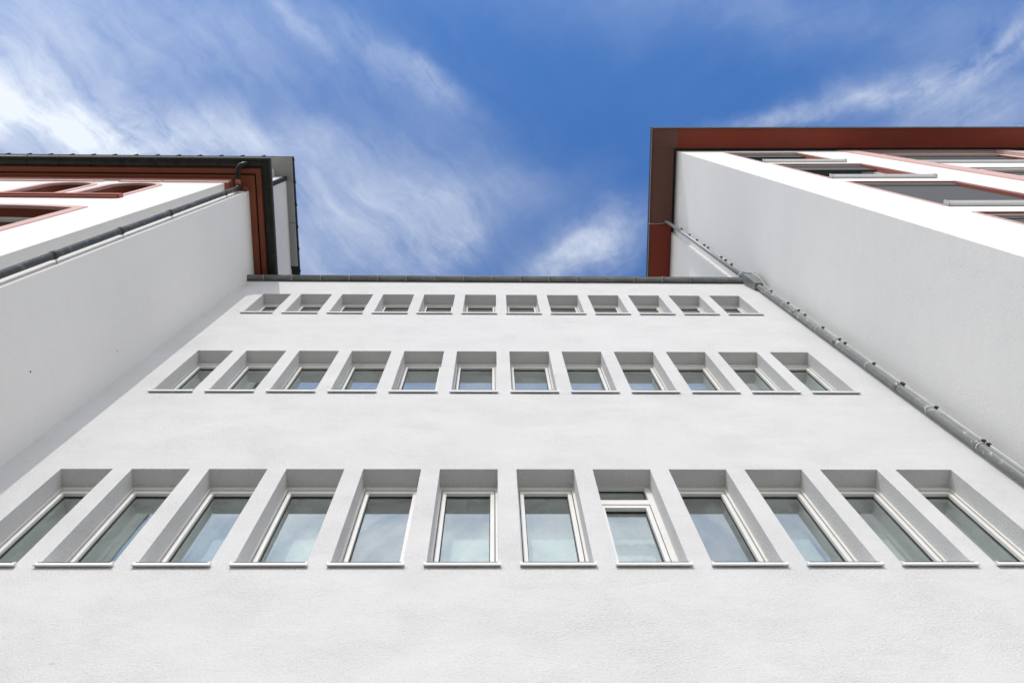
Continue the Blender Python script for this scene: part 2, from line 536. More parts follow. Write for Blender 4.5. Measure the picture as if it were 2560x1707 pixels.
m.box(-1.378, 1.392, GY - 0.001, 0.9995, GZc - 0.001, GZc + 0.006)
gutter = m.build('gutter', None, mid)
sx = -1.2617
while sx < 1.36:
    m = MB(drop).use('zinc_strap')
    n = 12
    pts = [(sx, GY + (GR + 0.001) * math.cos(math.pi + math.pi * j / n), GZc + (GR + 0.001) * math.sin(math.pi + math.pi * j / n)) for j in range(n + 1)]
    m.tube(pts, 0.0036, 8)
    m.build('strap', None, gutter)
    sx += 0.1568
m = MB().use('roof')
m.face([(XL - 0.05, 0.985, 5.432), (XR + 0.05, 0.985, 5.432), (XR + 0.05, 4.0, 6.6), (XL - 0.05, 4.0, 6.6)])
m.face([(XL - 0.05, 0.990, 5.424), (XR + 0.05, 0.990, 5.424), (XR + 0.05, 4.0, 5.424), (XL - 0.05, 4.0, 5.424)])
m.build('roof', None, mid)

# downpipe in the corner of the middle building
PX, PY, PR = 1.4155, 0.9785, 0.0140
m = MB().use('pipe_grey')
zs = [4.555, 3.985, 3.335, 2.735, 2.10, 1.45]
m.tube([(PX, PY, GZ), (PX, PY, 5.235)], PR, 20)
pipe = m.build('downpipe', None, mid)
pipe['label'] = 'grey weathered downpipe in the corner beside the taller right-hand building'
for z in zs:
    m = MB().use('pipe_grey')
    m.tube([(PX, PY, z - 0.035), (PX, PY, z), (PX, PY, z + 0.002)], [PR + 0.0008, PR + 0.0015, PR + 0.0003], 20)
    m.build('pipe_joint', None, pipe)
for z in (5.03, 4.728, 4.458, 4.2, 3.92, 3.60, 3.322, 3.056, 2.705, 2.40, 2.05, 1.7):
    m = MB().use('strap')
    m.tube([(PX, PY, z - 0.0022), (PX, PY, z + 0.0022)], PR + 0.0010, 20)
    m.build('strap', None, pipe)
m = MB().use('zinc')
# rain hopper: tapered box with a rim
def taper(m, a, b, za, zb):
    A = [m.vert((x, y, za)) for x, y in ((a[0], a[2]), (a[1], a[2]), (a[1], a[3]), (a[0], a[3]))]
    B = [m.vert((x, y, zb)) for x, y in ((b[0], b[2]), (b[1], b[2]), (b[1], b[3]), (b[0], b[3]))]
    for k in range(4):
        m.facei([A[k], A[(k + 1) % 4], B[(k + 1) % 4], B[k]])
    return A, B
lo = (PX - 0.0205, PX + 0.0205, PY - 0.0205, PY + 0.0205)
hi = (PX - 0.036, PX + 0.030, PY - 0.032, PY + 0.0210)
A, _ = taper(m, lo, hi, 5.20, 5.33)
m.facei(A[::-1])
_, B = taper(m, hi, hi, 5.33, 5.432)
m.facei(B)
m.box(hi[0] - 0.003, hi[1] + 0.003, hi[2] - 0.003, hi[2] - 0.0002, 5.420, 5.434)
m.box(hi[1] + 0.0002, hi[1] + 0.003, hi[2] - 0.0002, hi[3], 5.420, 5.434)
m.build('rain_hopper', None, mid)
m = MB().use('cable')
cab = [(PX + 0.006, PY - 0.038, 5.47), (PX + 0.010, PY - 0.040, 5.40), (PX + 0.021, PY - 0.034, 5.27), (PX + 0.024, PY - 0.012, 5.15)]
for z in (5.03, 4.728, 4.458, 4.2, 3.92, 3.60, 3.322, 3.056, 2.705, 2.40, 2.05, 1.7):
    cab += [(PX + 0.0225, PY - 0.008, z + 0.012), (PX + 0.0212, PY - 0.008, z), (PX + 0.0225, PY - 0.008, z - 0.012)]
m.tube(cab, 0.0017, 6)
cable = m.build('lightning_wire', None, mid)
for z in (5.03, 4.728, 4.555, 4.458, 4.2, 3.985, 3.92, 3.60, 3.335, 3.322, 3.056, 2.735, 2.705, 2.40, 2.05):
    m = MB().use('clip')
    m.box(PX + 0.0160, PX + 0.0262, PY - 0.013, PY - 0.004, z - 0.007, z + 0.005)
    m.build('clip', None, cable)

# ------------------------------------------------------------------ left building
SKL = lambda p: (p[0] + 0.0098 * (p[1] - 0.525), p[1] + 0.0024 * (p[0] + 1.355), p[2])
left = thing('corner_building', 'white building on the left with red arched window surrounds and dark gutter over brown cornice', 'building', (-2.4, 0.9, GZ))
YB, XB, YS, XS = 0.4705, -1.450, 0.524, -1.355
ZT = 5.577
XF = -4.2
# windows: (x0, x1, bottom, top, rise) of the clear opening
aR = (-1.990, -1.757, 4.66, 5.362, 0.1165)
aL = (-2.327, -2.094, 4.66, 5.362, 0.1165)
lw = (-2.510, -1.750, 3.30, 4.262, 0.075)
m = MB(SKL).use('stucco_left')
wall_front(m, YB, XF, XB, GZ, ZT + 0.02, [aR, aL, lw], 0.004)
m.face([(XB, YB, GZ), (XB, YS, GZ), (XB, YS, ZT + 0.02), (XB, YB, ZT + 0.02)])
m.face([(XB, YS, GZ), (XS, YS, GZ), (XS, YS, ZT + 0.02), (XB, YS, ZT + 0.02)])
zc = [GZ, ZT + 0.02]
m.face([(XS, YS, GZ), (XS, 4.0, GZ), (XS, 4.0, ZT + 0.02), (XS, YS, ZT + 0.02)])
m.face([(XF, YB, GZ), (XF, YB, ZT + 0.02), (XF, 4.0, ZT + 0.02), (XF, 4.0, GZ)])
m.face([(XF, 4.0, GZ), (XF, 4.0, ZT + 0.02), (XS, 4.0, ZT + 0.02), (XS, 4.0, GZ)])
m.build('wall', None, left)

for y, z, r in ((0.7942, 2.829, 0.0032), (0.9019, 3.492, 0.0022)):
    m = MB(SKL).use('clip')
    m.tube([(XS - 0.002, y, z), (XS + 0.0012, y, z)], r, 10)
    m.build('anchor_hole', None, left)

def left_window(op, band, flat=False):
    a, b, zb, zt, rise = op
    org = ((a + b) / 2, YB, zb)
    inner = outline(a, b, zb, zt, rise)
    m = MB(SKL).use('reveal_shaded')
    # stepped red reveal lining the opening
    st = outline(a + 0.012, b - 0.012, zb, zt - 0.012, rise if flat else rise - 0.012)
    ring(m, inner, st, YB + 0.0085, YB + 0.05)
    m.use('pvc')
    i2 = outline(a + 0.030, b - 0.030, zb + 0.02, zt - 0.030, rise if flat else rise - 0.030)
    ring(m, st, i2, YB + 0.046, YB + 0.062)
    m.box(a + 0.012, b - 0.012, YB + 0.046, YB + 0.062, zb, zb + 0.02)
    cx = (a + b) / 2
    m.box(cx - 0.006, cx + 0.006, YB + 0.047, YB + 0.061, zb + 0.02, zt - 0.031)
    w = m.build('window', None, left, org)
    m = MB(SKL).use('pink')
    o2 = outline(a - band, b + band, zb, zt + band, rise if flat else rise + band)
    ring(m, o2, inner, YB - 0.004, YB + 0.0086)
    m.build('surround', None, w, org)
    m = MB(SKL).use('glass_dark')
    y = YB + 0.055
    pts = [(p[0], y, p[1]) for p in i2]
    m.face(pts)
    m.build('pane', None, w, org)
    return w, org
wR, oR = left_window(aR, 0.030)
wL, oL = left_window(aL, 0.030)
wD, oD = left_window(lw, 0.045, True)
wR['label'] = 'right one of the two round-arched windows'
wL['label'] = 'left one of the two round-arched windows'
wD['label'] = 'wide window with a shallow arched head under the arched pair'
m = MB(SKL).use('red_reveal')
m.prism([(YB - 0.019, 4.612), (YB - 0.0002, 4.612), (YB - 0.0002, 4.664), (YB - 0.012, 4.664), (YB - 0.019, 4.655)], 'x', -2.43, -1.712)
m.prism([(YB - 0.0125, 4.596), (YB - 0.0002, 4.596), (YB - 0.0002, 4.6118), (YB - 0.0125, 4.6118)], 'x', -2.42, -1.722)
m.build('sill', None, left)
m = MB(SKL).use('red_reveal')
m.box(lw[0] - 0.06, lw[1] + 0.06, YB - 0.019, YB - 0.0002, lw[2] - 0.05, lw[2])
m.build('sill', None, left)

def sweep_corner(m, prof, xfar, yfar):
    """profile (d, z) swept along the front eaves, round the corner and back along the side"""
    rows = []
    for d, z in prof:
        rows.append([m.vert((xfar, YB - d, z)), m.vert((XS + d, YB - d, z)), m.vert((XS + d, yfar, z))])
    for p, q in zip(rows, rows[1:]):
        m.facei([p[0], p[1], q[1], q[0]])
        m.facei([p[1], p[2], q[2], q[1]])
m = MB(SKL).use('brown')
sweep_corner(m, [(-0.12, ZT), (0.026, ZT), (0.032, ZT + 0.006), (0.034, ZT + 0.012), (0.034, ZT + 0.05), (0.041, ZT + 0.05), (0.041, ZT + 0.014),
                 (0.066, ZT + 0.014), (0.071, ZT + 0.020), (0.071, ZT + 0.09)], XF, 1.6)
cor = m.build('cornice', None, left)
# thin red frieze mouldings under the cornice of the front
m = MB(SKL).use('red_reveal')
segs = [(-4.2, -2.72), (-2.71, -2.37), (-2.365, -2.11), (-2.02, -1.80), (-1.79, XB + 0.012)]
m.use('pink')
m.box(XF, XB + 0.010, YB - 0.010, YB - 0.0003, ZT - 0.050, ZT - 0.030)
m.use('red_reveal')
m.box(XF, XB + 0.014, YB - 0.014, YB - 0.0003, ZT - 0.028, ZT - 0.0003)
m.use('pink')
for a, b in segs:
    m.box(a, b, YB - 0.0065, YB - 0.0003, ZT - 0.125, ZT - 0.075)
m.use('red_reveal')
m.box(XB + 0.0003, XB + 0.014, YB - 0.0003, YB + 0.052, ZT - 0.14, ZT - 0.0003)
m.build('frieze', None, left)

m = MB(SKL).use('zinc_dark')
gc, gr, gz = 0.0965, 0.0290, ZT + 0.036
prof = [(gc + gr * math.cos(math.pi + math.pi * j / 14), gz + gr * math.sin(math.pi + math.pi * j / 14)) for j in range(15)]
prof = prof + [(gc + gr, gz + 0.006), (gc + gr - 0.004, gz + 0.006)]
sweep_corner(m, prof, XF, 1.6)
ng = len(m.sm)
m.sm = [True] * ng
lg = m.build('gutter', None, left)
def gutter_strap(pos, side):
    m = MB(SKL).use('zinc_dark')
    pts = []
    for j in range(13):
        d = gc + (gr + 0.0012) * math.cos(math.pi + math.pi * j / 12)
        z = gz + (gr + 0.0012) * math.sin(math.pi + math.pi * j / 12)
        pts.append((XS + d, pos, z) if side else (pos, YB - d, z))
    m.tube(pts, 0.0020, 6)
    m.build('strap', None, lg)
sx = -1.512
while sx > -3.2:
    gutter_strap(sx, False)
    sx -= 0.175
for y in (0.455, 0.605, 0.755, 0.905, 1.055):
    gutter_strap(y, True)

# downpipe in the recessed corner with a swan neck up to the gutter
QX, QY, QR = -1.383, 0.4985, 0.0122
m = MB(SKL).use('pipe_dark')
m.tube([(QX, QY, GZ), (QX, QY, 5.42)], QR, 20)
dp = m.build('downpipe', None, left)
for z in (5.20, 4.30, 3.72, 3.14, 2.70, 2.2, 1.7):
    m = MB(SKL).use('pipe_dark')
    m.tube([(QX, QY, z - 0.03), (QX, QY, z), (QX, QY, z + 0.003)], [QR + 0.0012, QR + 0.0028, QR + 0.0006], 20)
    m.build('pipe_joint', None, dp)
    m = MB(SKL).use('strap')
    m.tube([(QX + 0.006, QY + 0.008, z - 0.012), (QX + 0.010, QY + 0.0250, z - 0.012)], 0.003, 8)
    m.build('bracket', None, dp)
m = MB(SKL).use('zinc_dark')
neck = [(QX, QY, 5.40), (QX - 0.003, QY, 5.46), (QX - 0.010, QY - 0.010, 5.500), (QX - 0.014, QY - 0.035, 5.520), (QX - 0.014, QY - 0.075, 5.530),
        (QX - 0.013, QY - 0.100, 5.540), (QX - 0.004, QY - 0.116, 5.552), (QX + 0.012, QY - 0.121, 5.570), (QX + 0.024, QY - 0.1215, 5.592)]
m.tube(neck, 0.0142, 16)
nk = m.build('swan_neck', None, left)
m = MB(SKL).use('red_reveal')
m.tube([neck[2], neck[3]], 0.0152, 16)
m.build('pipe_joint', None, nk)
m = MB(SKL).use('red_reveal')
n = 14
pts = [(XS - 0.012 + 0.010 * math.cos(2 * math.pi * j / n), YS - 0.012 + 0.010 * math.sin(2 * math.pi * j / n), ZT - 0.03) for j in range(n + 1)]
m.tube(pts, 0.0035, 8, cap=False)
m.tube([(XS - 0.012, YS - 0.012, ZT - 0.03), (XS - 0.012, YS - 0.012, ZT + 0.002)], 0.004, 8)
m.tube([(XS - 0.003, YS - 0.006, ZT - 0.036), (XS + 0.004, YS - 0.006, ZT - 0.036)], 0.003, 8)
m.build('pipe_bracket', None, left)

# set-back attic storey with its own eaves
SA = 6.9
ax, ay0 = -1.417, 0.550
ex, ey = -1.373, 0.4195
m = MB(SKL).use('attic')
m.face([(XF, ay0, ZT - 0.1), (ax, ay0, ZT - 0.1), (ax, ay0, SA), (XF, ay0, SA)])
m.face([(ax, ay0 + 0.026, ZT - 0.1), (ax, 4.0, ZT - 0.1), (ax, 4.0, SA + 0.05), (ax, ay0 + 0.026, SA + 0.05)])
m.face([(XF, 4.0, ZT - 0.1), (XF, ay0, ZT - 0.1), (XF, ay0, SA), (XF, 4.0, SA)])
at = m.build('attic_wall', None, left)
m = MB(SKL).use('beam')
m.box(ax - 0.012, ax + 0.004, ay0 - 0.003, ay0 + 0.0255, ZT - 0.1, SA - 0.001)
m.build('corner_board', None, at)
m = MB(SKL).use('attic')
m.box(ax - 0.33, ax - 0.078, ay0 - 0.052, ay0 - 0.0005, SA - 0.06, SA - 0.0005)
m.build('eaves_box', None, at)
m = MB(SKL).use('panel')
m.box(XF, ex, ey, ay0 + 0.03, SA, SA + 0.012)
m.build('soffit', None, at)
m = MB(SKL).use('panel')
m.box(ax + 0.0003, ex, ay0 + 0.0315, 0.865, SA - 0.002, SA + 0.012)
m.box(ax + 0.0003, ex, 0.868, 1.168, SA - 0.005, SA + 0.012)
m.build('soffit', None, at)
m = MB(SKL).use('beam')
m.box(ax + 0.0003, ax + 0.012, 1.1685, 1.182, SA - 0.012, SA + 0.012)
m.build('bracket', None, at)
# slate roof with projecting tile ends on both visible edges
m = MB(SKL).use('slate')
m.box(XF, ex + 0.006, ey - 0.004, 4.0, SA + 0.0125, SA + 0.032)
y = 0.445
while y < 2.0:
    m.prism([(max(y - 0.150, ey - 0.002), SA + 0.034), (y, SA + 0.034), (y, SA + 0.046), (max(y - 0.150, ey - 0.002), SA + 0.040)], 'x', ex - 0.05, ex + 0.009)
    m.prism([(ex + 0.0062, max(y - 0.05, ey)), (ex + 0.0155, y), (ex + 0.0062, y)], 'z', SA + 0.018, SA + 0.034)
    y += 0.1535
x = -1.55
while x > -4.1:
    m.prism([(x - 0.045, ey - 0.003), (x - 0.010, ey - 0.0115), (x, ey - 0.003)], 'z', SA + 0.018, SA + 0.034)
    x -= 0.1437
m.build('roof', None, left)

# ------------------------------------------------------------------ right building
SKR = lambda p: (p[0] + 0.0098 * (p[1] - 0.42), p[1] - 0.0088 * (p[0] - 1.467), p[2])
right = thing('tall_building', 'taller white building on the right under a wide dark red roof soffit', 'building', (3.0, 0.9, GZ))
YF, XW, ZE = 0.4215, 1.463, 8.06
XE = 6.5
wa = [(1.793, 2.345, 6.70, 7.80), (1.815, 2.385, 5.40, 6.505), (1.828, 2.388, 4.02, 5.150), (1.838, 2.398, 2.65, 3.77)]
rec = (2.885, 4.020, 1.2, 8.035)
wb = [(6.95, 7.93), (5.58, 6.30), (4.2, 5.0), (2.9, 3.7)]
m = MB(SKR).use('stucco_right')
wall_front(m, YF, XW, XE, GZ, ZE + 0.06, [o for o in wa] + [rec], 0.004)
YSTEP = 1.074
m.face([(XW, YF, GZ), (XW, YSTEP, GZ), (XW, YSTEP, ZE + 0.06), (XW, YF, ZE + 0.06)])
m.face([(XW, YSTEP, GZ), (XW - 0.021, YSTEP, GZ), (XW - 0.021, YSTEP, ZE + 0.06), (XW, YSTEP, ZE + 0.06)])
m.face([(XW - 0.021, YSTEP, GZ), (XW - 0.021, 5.0, GZ), (XW - 0.021, 5.0, ZE + 0.06), (XW - 0.021, YSTEP, ZE + 0.06)])
m.face([(XE, YF, GZ), (XE, YF, ZE + 0.06), (XE, 5.0, ZE + 0.06), (XE, 5.0, GZ)])
m.face([(XW, 5.0, GZ), (XE, 5.0, GZ), (XE, 5.0, ZE + 0.06), (XW, 5.0, ZE + 0.06)])
# white back of the tall window bay
rb = YF + 0.022
ops = [(2.92, 3.985, zb, zt) for zb, zt in wb]
wall_front(m, rb, rec[0], rec[1], rec[2], rec[3], ops, 0.004)
m.build('wall', None, right)

def right_window(a, b, zb, zt, y, slats, edge=True, wide=False):
    org = ((a + b) / 2, y, zb)
    m = MB(SKR).use('red_reveal')
    rect_frame(m, a, b, zb, zt, 0.010, 0.010, 0.010, 0.010, y + 0.0025, y + 0.052)
    m.use('pvc')
    rect_frame(m, a + 0.010, b - 0.010, zb + 0.010, zt - 0.010, 0.022, 0.022, 0.035, 0.075, y + 0.030, y + 0.050)
    w = m.build('window', None, right, org)
    if edge:
        m = MB(SKR).use('pink')
        rect_frame(m, a - 0.012, b + 0.012, zb - 0.012, zt + 0.012, 0.012, 0.012, 0.012, 0.012, y - 0.003, y + 0.006)
        m.build('surround', None, w, org)
    m = MB(SKR).use('glass_dark')
    m.face([(a + 0.032, y + 0.046, zb + 0.045), (b - 0.032, y + 0.046, zb + 0.045), (b - 0.032, y + 0.046, zt - 0.085), (a + 0.032, y + 0.046, zt - 0.085)])
    m.build('pane', None, w, org)
    m = MB(SKR).use('blind')
    m.box(a + 0.011, b - 0.011, y + 0.014, y + 0.029, zt - 0.070, zt - 0.012)
    m.use('pvc')
    m.box(a + 0.011, b - 0.011, y + 0.006, y + 0.0138, zt - 0.024, zt - 0.0105)
    m.use('blind')
    z = zt - 0.075
    low = zt - slats * (zt - zb)
    while z > max(low, zb + 0.06):
        m.prism([(y + 0.017, z), (y + 0.027, z - 0.006), (y + 0.028, z - 0.020), (y + 0.018, z - 0.0145)], 'x', a + 0.014, b - 0.014)
        z -= 0.0235
    m.box(a + 0.014, b - 0.014, y + 0.015, y + 0.029, z - 0.012, z + 0.004)
    m.build('blind', None, w, org)
    m = MB(SKR).use('alu')
    m.prism([(y - 0.020, zb + 0.004), (y + 0.029, zb + 0.024), (y + 0.029, zb + 0.012), (y - 0.0032, zb - 0.004), (y - 0.0032, zb - 0.042), (y - 0.012, zb - 0.030)], 'x', a + 0.004, b - 0.004)
    m.box(a + 0.001, a + 0.004, y - 0.022, y - 0.0032, zb - 0.036, zb + 0.014)
    m.box(b - 0.004, b - 0.001, y - 0.022, y - 0.0032, zb - 0.036, zb + 0.014)
    m.build('sill', None, w, org)
    return w
for (a, b, zb, zt), sl in zip(wa, (0.22, 0.25, 0.93, 0.95)):
    right_window(a, b, zb, zt, YF, sl)
for (zb, zt), sl in zip(wb, (0.3, 0.3, 0.9, 0.5)):
    right_window(2.92, 3.985, zb, zt, rb, sl, edge=False, wide=True)
# pink frame round the tall window bay
m = MB(SKR).use('pink')
m.box(2.750, rec[0], YF - 0.006, YF + 0.0215, GZ, ZE + 0.03)
m.box(rec[1], 4.155, YF - 0.006, YF + 0.0215, GZ, ZE + 0.03)
m.box(rec[0], rec[1], YF - 0.006, YF + 0.0215, rec[3], ZE + 0.03)
m.build('bay_surround', None, right)
m = MB(SKR).use('alu')
for zb, zt in wb[1:]:
    m.box(rec[0] + 0.001, rec[1] - 0.001, rb - 0.010, rb - 0.0003, zt + 0.045, zt + 0.085)
m.build('shutter_rail', None, right)

# wide eaves: red boards with an added gap and black sheet as shade along the wall
xo, yo = 1.2665, 0.2455
gap = 0.024
m = MB(SKR).use('brown_soffit')
m.box(XW + 0.004, XE, yo + 0.006, YF - gap, ZE, ZE + 0.012)
m.box(xo + 0.006, XW - gap, 1.010, 5.0, ZE, ZE + 0.012)
m.use('brown_soffit_dull')
m.box(xo + 0.006, XW - gap, YF - gap + 0.0015, 1.0085, ZE - 0.0015, ZE + 0.0105)
m.box(xo + 0.006, XW + 0.003, yo + 0.006, YF - gap, ZE - 0.0015, ZE + 0.0105)
m.build('soffit', None, right)
m = MB(SKR).use('clip')
m.box(XW - gap - 0.004, XE, YF - gap - 0.004, YF + 0.2, ZE + 0.10, ZE + 0.12)
m.box(XW - gap - 0.004, XW + 0.2, YF + 0.2005, 5.0, ZE + 0.10, ZE + 0.12)
m.build('eaves_shade_sheet', None, right)
m = MB(SKR).use('brown_soffit')
def edge_strip(m, o, w, z0, z1):
    m.box(xo - o, XE, yo - o, yo - o + w, z0, z1)
    m.box(xo - o, xo - o + w, yo - o + w, 5.0, z0, z1)
edge_strip(m, -0.0005, 0.006, ZE - 0.006, ZE + 0.05)
m.use('slate')
edge_strip(m, 0.0035, 0.0038, ZE - 0.002, ZE + 0.05)
m.use('alu')
edge_strip(m, 0.0075, 0.0038, ZE + 0.004, ZE + 0.06)
m.use('slate')
edge_strip(m, 0.0105, 0.0028, ZE + 0.018, ZE + 0.07)
m.build('fascia', None, right)
m = MB(SKR).use('roof')
m.face([(xo - 0.010, yo - 0.010, ZE + 0.075), (XE, yo - 0.010, ZE + 0.075), (XE, 2.6, ZE + 1.2), (2.9, 2.6, ZE + 1.2)])
m.face([(xo - 0.010, yo - 0.010, ZE + 0.075), (2.9, 2.6, ZE + 1.2), (2.9, 3.4, ZE + 1.2), (xo - 0.010, 5.0, ZE + 0.075)])
m.face([(xo - 0.010, 5.0, ZE + 0.075), (2.9, 3.4, ZE + 1.2), (XE, 3.4, ZE + 1.2), (XE, 5.0, ZE + 0.075)])
m.face([(2.9, 2.6, ZE + 1.2), (XE, 2.6, ZE + 1.2), (XE, 3.4, ZE + 1.2), (2.9, 3.4, ZE + 1.2)])
m.face([(xo - 0.008, yo - 0.008, ZE + 0.072), (XE, yo - 0.008, ZE + 0.072), (XE, 5.0, ZE + 0.072), (xo - 0.008, 5.0, ZE + 0.072)])
m.build('roof', None, right)

# upper downpipe from these eaves down to the hopper, with wire and clips
UX, UY, UR = 1.4150, 0.986, 0.0124
m = MB(None).use('pipe_pale')
m.tube([(UX, UY, 5.38), (UX, UY, 7.86), (UX - 0.004, UY - 0.002, 7.95), (UX - 0.014, UY - 0.004, 8.02), (UX - 0.020, UY - 0.006, 8.075)], UR, 18)
up = m.build('downpipe', None, right)
up['label'] = 'pale upper downpipe from the red soffit to the hopper'
for z in (7.39, 6.724, 6.124, 5.593):
    m = MB(None).use('strap')
    m.tube([(UX, UY, z - 0.005), (UX, UY, z + 0.005)], UR + 0.0015, 18)
    m.build('strap', None, up)
m = MB(None).use('cable')
m.tube([(UX + 0.020, UY - 0.010, 5.45), (UX + 0.020, UY - 0.010, 7.6)], 0.0016, 6)
wr = m.build('lightning_wire', None, right)
for z in (7.55, 7.22, 6.95, 6.70, 6.58, 6.18, 6.06, 5.90, 5.60):
    m = MB(None).use('clip')
    m.box(UX + 0.013, UX + 0.024, UY - 0.016, UY - 0.005, z - 0.012, z + 0.012)
    m.build('clip', None, wr)
m = MB(None).use('cable')
m.tube([(1.262, 1.000, ZE + 0.02), (1.268, 1.000, ZE - 0.008), (1.33, 1.001, ZE - 0.016), (1.392, 0.992, ZE - 0.02), (1.398, 0.985, 7.99)], 0.0016, 6)
m.build('lightning_wire', None, right)

# second downpipe on the front of the right building
VX, VY, VR = 4.36, 0.385, 0.0140
m = MB(SKR).use('pipe_pale')
m.tube([(VX, VY, GZ), (VX, VY, 7.6), (VX - 0.004, VY - 0.001, 7.9), (VX - 0.03, VY - 0.006, 8.03), (VX - 0.06, VY - 0.010, 8.07)], VR, 16)
fp = m.build('downpipe', None, right)
fp['label'] = 'pale downpipe on the sunlit front beside the pink window bay'
for z in (7.2, 6.4, 5.6):
    m = MB(SKR).use('strap')
    m.tube([(VX, VY, z - 0.006), (VX, VY, z + 0.006)], VR + 0.0015, 16)
    m.build('strap', None, fp)
m = MB(SKR).use('cable')
m.tube([(VX - 0.16, yo - 0.016, ZE + 0.02), (VX - 0.06, yo - 0.014, ZE + 0.03), (VX - 0.052, yo - 0.006, ZE - 0.006), (VX - 0.045, yo + 0.05, ZE - 0.010), (VX - 0.04, VY - 0.03, ZE - 0.010)], 0.0015, 6)
m.build('lightning_wire', None, right)

# ------------------------------------------------------------------ sun and sky
SUN = Vector((-0.203, -1.0, 0.86)).normalized()
sd = bpy.data.lights.new('sun', 'SUN')
sd.energy = 1.93
sd.angle = math.radians(0.53)
sd.color = (1.0, 0.95, 0.88)
so = bpy.data.objects.new('sun', sd)
so.rotation_euler = SUN.to_track_quat('Z', 'Y').to_euler()
so.location = (0, -20, 40)
C.objects.link(so)

SKY_TINT = (0.37, 0.88, 1.40)
CLOUD_COL = (5.3, 5.7, 6.3)
SUN_GLOW = 1.6
LOW_COVER = 1.1
wd = bpy.data.worlds.new('World')
bpy.context.scene.world = wd
wd.use_nodes = True
nt = wd.node_tree
nt.nodes.clear()
out = nt.nodes.new('ShaderNodeOutputWorld')
bg = nt.nodes.new('ShaderNodeBackground')
bg.inputs[1].default_value = 0.15
nt.links.new(bg.outputs[0], out.inputs[0])
sky = nt.nodes.new('ShaderNodeTexSky')
sky.sky_type = 'NISHITA'
sky.sun_disc = False
sky.sun_elevation = math.asin(SUN.z)
sky.sun_rotation = math.atan2(SUN.x, SUN.y)
sky.altitude = 300
sky.air_density = 1.0
sky.dust_density = 0.6
sky.ozone_density = 2.0

tc = nt.nodes.new('ShaderNodeTexCoord')
sep = nt.nodes.new('ShaderNodeSeparateXYZ')
nt.links.new(tc.outputs['Generated'], sep.inputs[0])
zz = math_node(nt, 'MAXIMUM', sep.outputs[2], 0.05)
comb = nt.nodes.new('ShaderNodeCombineXYZ')       # overhead cloud-layer coordinates
nt.links.new(math_node(nt, 'DIVIDE', sep.outputs[0], zz), comb.inputs[0])
nt.links.new(math_node(nt, 'DIVIDE', sep.outputs[1], zz), comb.inputs[1])
P = comb.outputs[0]

def vmath(op, a, b):
    n = nt.nodes.new('ShaderNodeVectorMath')
    n.operation = op
    for i, v in enumerate((a, b)):
        if isinstance(v, (tuple, list)):
            n.inputs[i].default_value = v
        else:
            nt.links.new(v, n.inputs[i])
    return n.outputs[0]
nc = nt.nodes.new('ShaderNodeTexNoise')
nc.inputs['Scale'].default_value = 5.0
nc.inputs['Detail'].default_value = 5
nt.links.new(P, nc.inputs['Vector'])
warp = vmath('MULTIPLY', vmath('SUBTRACT', nc.outputs['Color'], (0.5, 0.5, 0.5)), (0.07, 0.07, 0.0))
nc2 = nt.nodes.new('ShaderNodeTexNoise')
nc2.inputs['Scale'].default_value = 17.0
nc2.inputs['Detail'].default_value = 6
nt.links.new(P, nc2.inputs['Vector'])
warp2 = vmath('MULTIPLY', vmath('SUBTRACT', nc2.outputs['Color'], (0.5, 0.5, 0.5)), (0.030, 0.030, 0.0))
PW = vmath('ADD', vmath('ADD', P, warp), warp2)

def blob(cx, cy, rx, ry, rot, amp):
    """soft elliptic patch of the cloud layer"""
    q = mapped(nt, vmath('SUBTRACT', PW, (cx, cy, 0)), (1, 1, 1), (0, 0, -rot))
    q = vmath('MULTIPLY', q, (1 / rx, 1 / ry, 0))
    ln = nt.nodes.new('ShaderNodeVectorMath')
    ln.operation = 'LENGTH'
    nt.links.new(q, ln.inputs[0])
    d2 = math_node(nt, 'POWER', ln.outputs['Value'], 2.0)
    return math_node(nt, 'MULTIPLY', math_node(nt, 'POWER', 2.71828, math_node(nt, 'MULTIPLY', d2, -1.0)), amp)
VEIL = [        # broad soft veils: x, y, rx, ry, rot (degrees), amount
    (-0.438, 0.018, 0.110, 0.050, 14, 0.473),
    (-0.475, -0.048, 0.110, 0.085, 0, 0.258),
    (-0.310, -0.055, 0.170, 0.052, 15, 0.258),
    (-0.265, 0.046, 0.105, 0.028, 4, 0.258),
    (-0.108, -0.035, 0.100, 0.022, 38, 0.120),
    (-0.140, 0.130, 0.120, 0.075, 0, 0.361),
    (0.088, 0.158, 0.052, 0.026, -25, 0.258),
    (-0.010, 0.095, 0.090, 0.028, 0, 0.155),
    (0.470, 0.016, 0.085, 0.045, 0, 0.224),
    (0.330, -0.082, 0.370, 0.036, 3, 0.112),
    (0.10, -0.50, 0.34, 0.13, 5, 1.0),
    (0.05, -0.29, 0.40, 0.07, 0, 0.32),
    (-0.28, -0.42, 0.22, 0.09, -20, 0.55),
    (0.55, -0.40, 0.20, 0.12, 20, 0.5),
]
WISPS = [       # torn, fibrous cloud on top of the veils
    (-0.434, 0.020, 0.110, 0.042, 12, 0.396),
    (-0.345, 0.048, 0.100, 0.026, 10, 0.302),
    (-0.250, 0.045, 0.090, 0.024, 0, 0.202),
    (-0.192, -0.060, 0.050, 0.009, 42, 0.245),
    (-0.062, -0.012, 0.032, 0.011, 42, 0.360),
    (-0.110, -0.030, 0.085, 0.018, 38, 0.144),
    (-0.120, 0.120, 0.100, 0.060, 0, 0.180),
    (-0.045, 0.152, 0.036, 0.022, -35, 0.396),
    (0.084, 0.156, 0.052, 0.022, -25, 0.612),
    (0.125, 0.140, 0.022, 0.034, 10, 0.216),
    (0.292, 0.015, 0.080, 0.012, -18, 0.432),
    (0.405, -0.014, 0.052, 0.016, -8, 0.432),
    (0.490, -0.044, 0.072, 0.018, -24, 0.446),
    (0.470, 0.010, 0.080, 0.030, -12, 0.158),
]
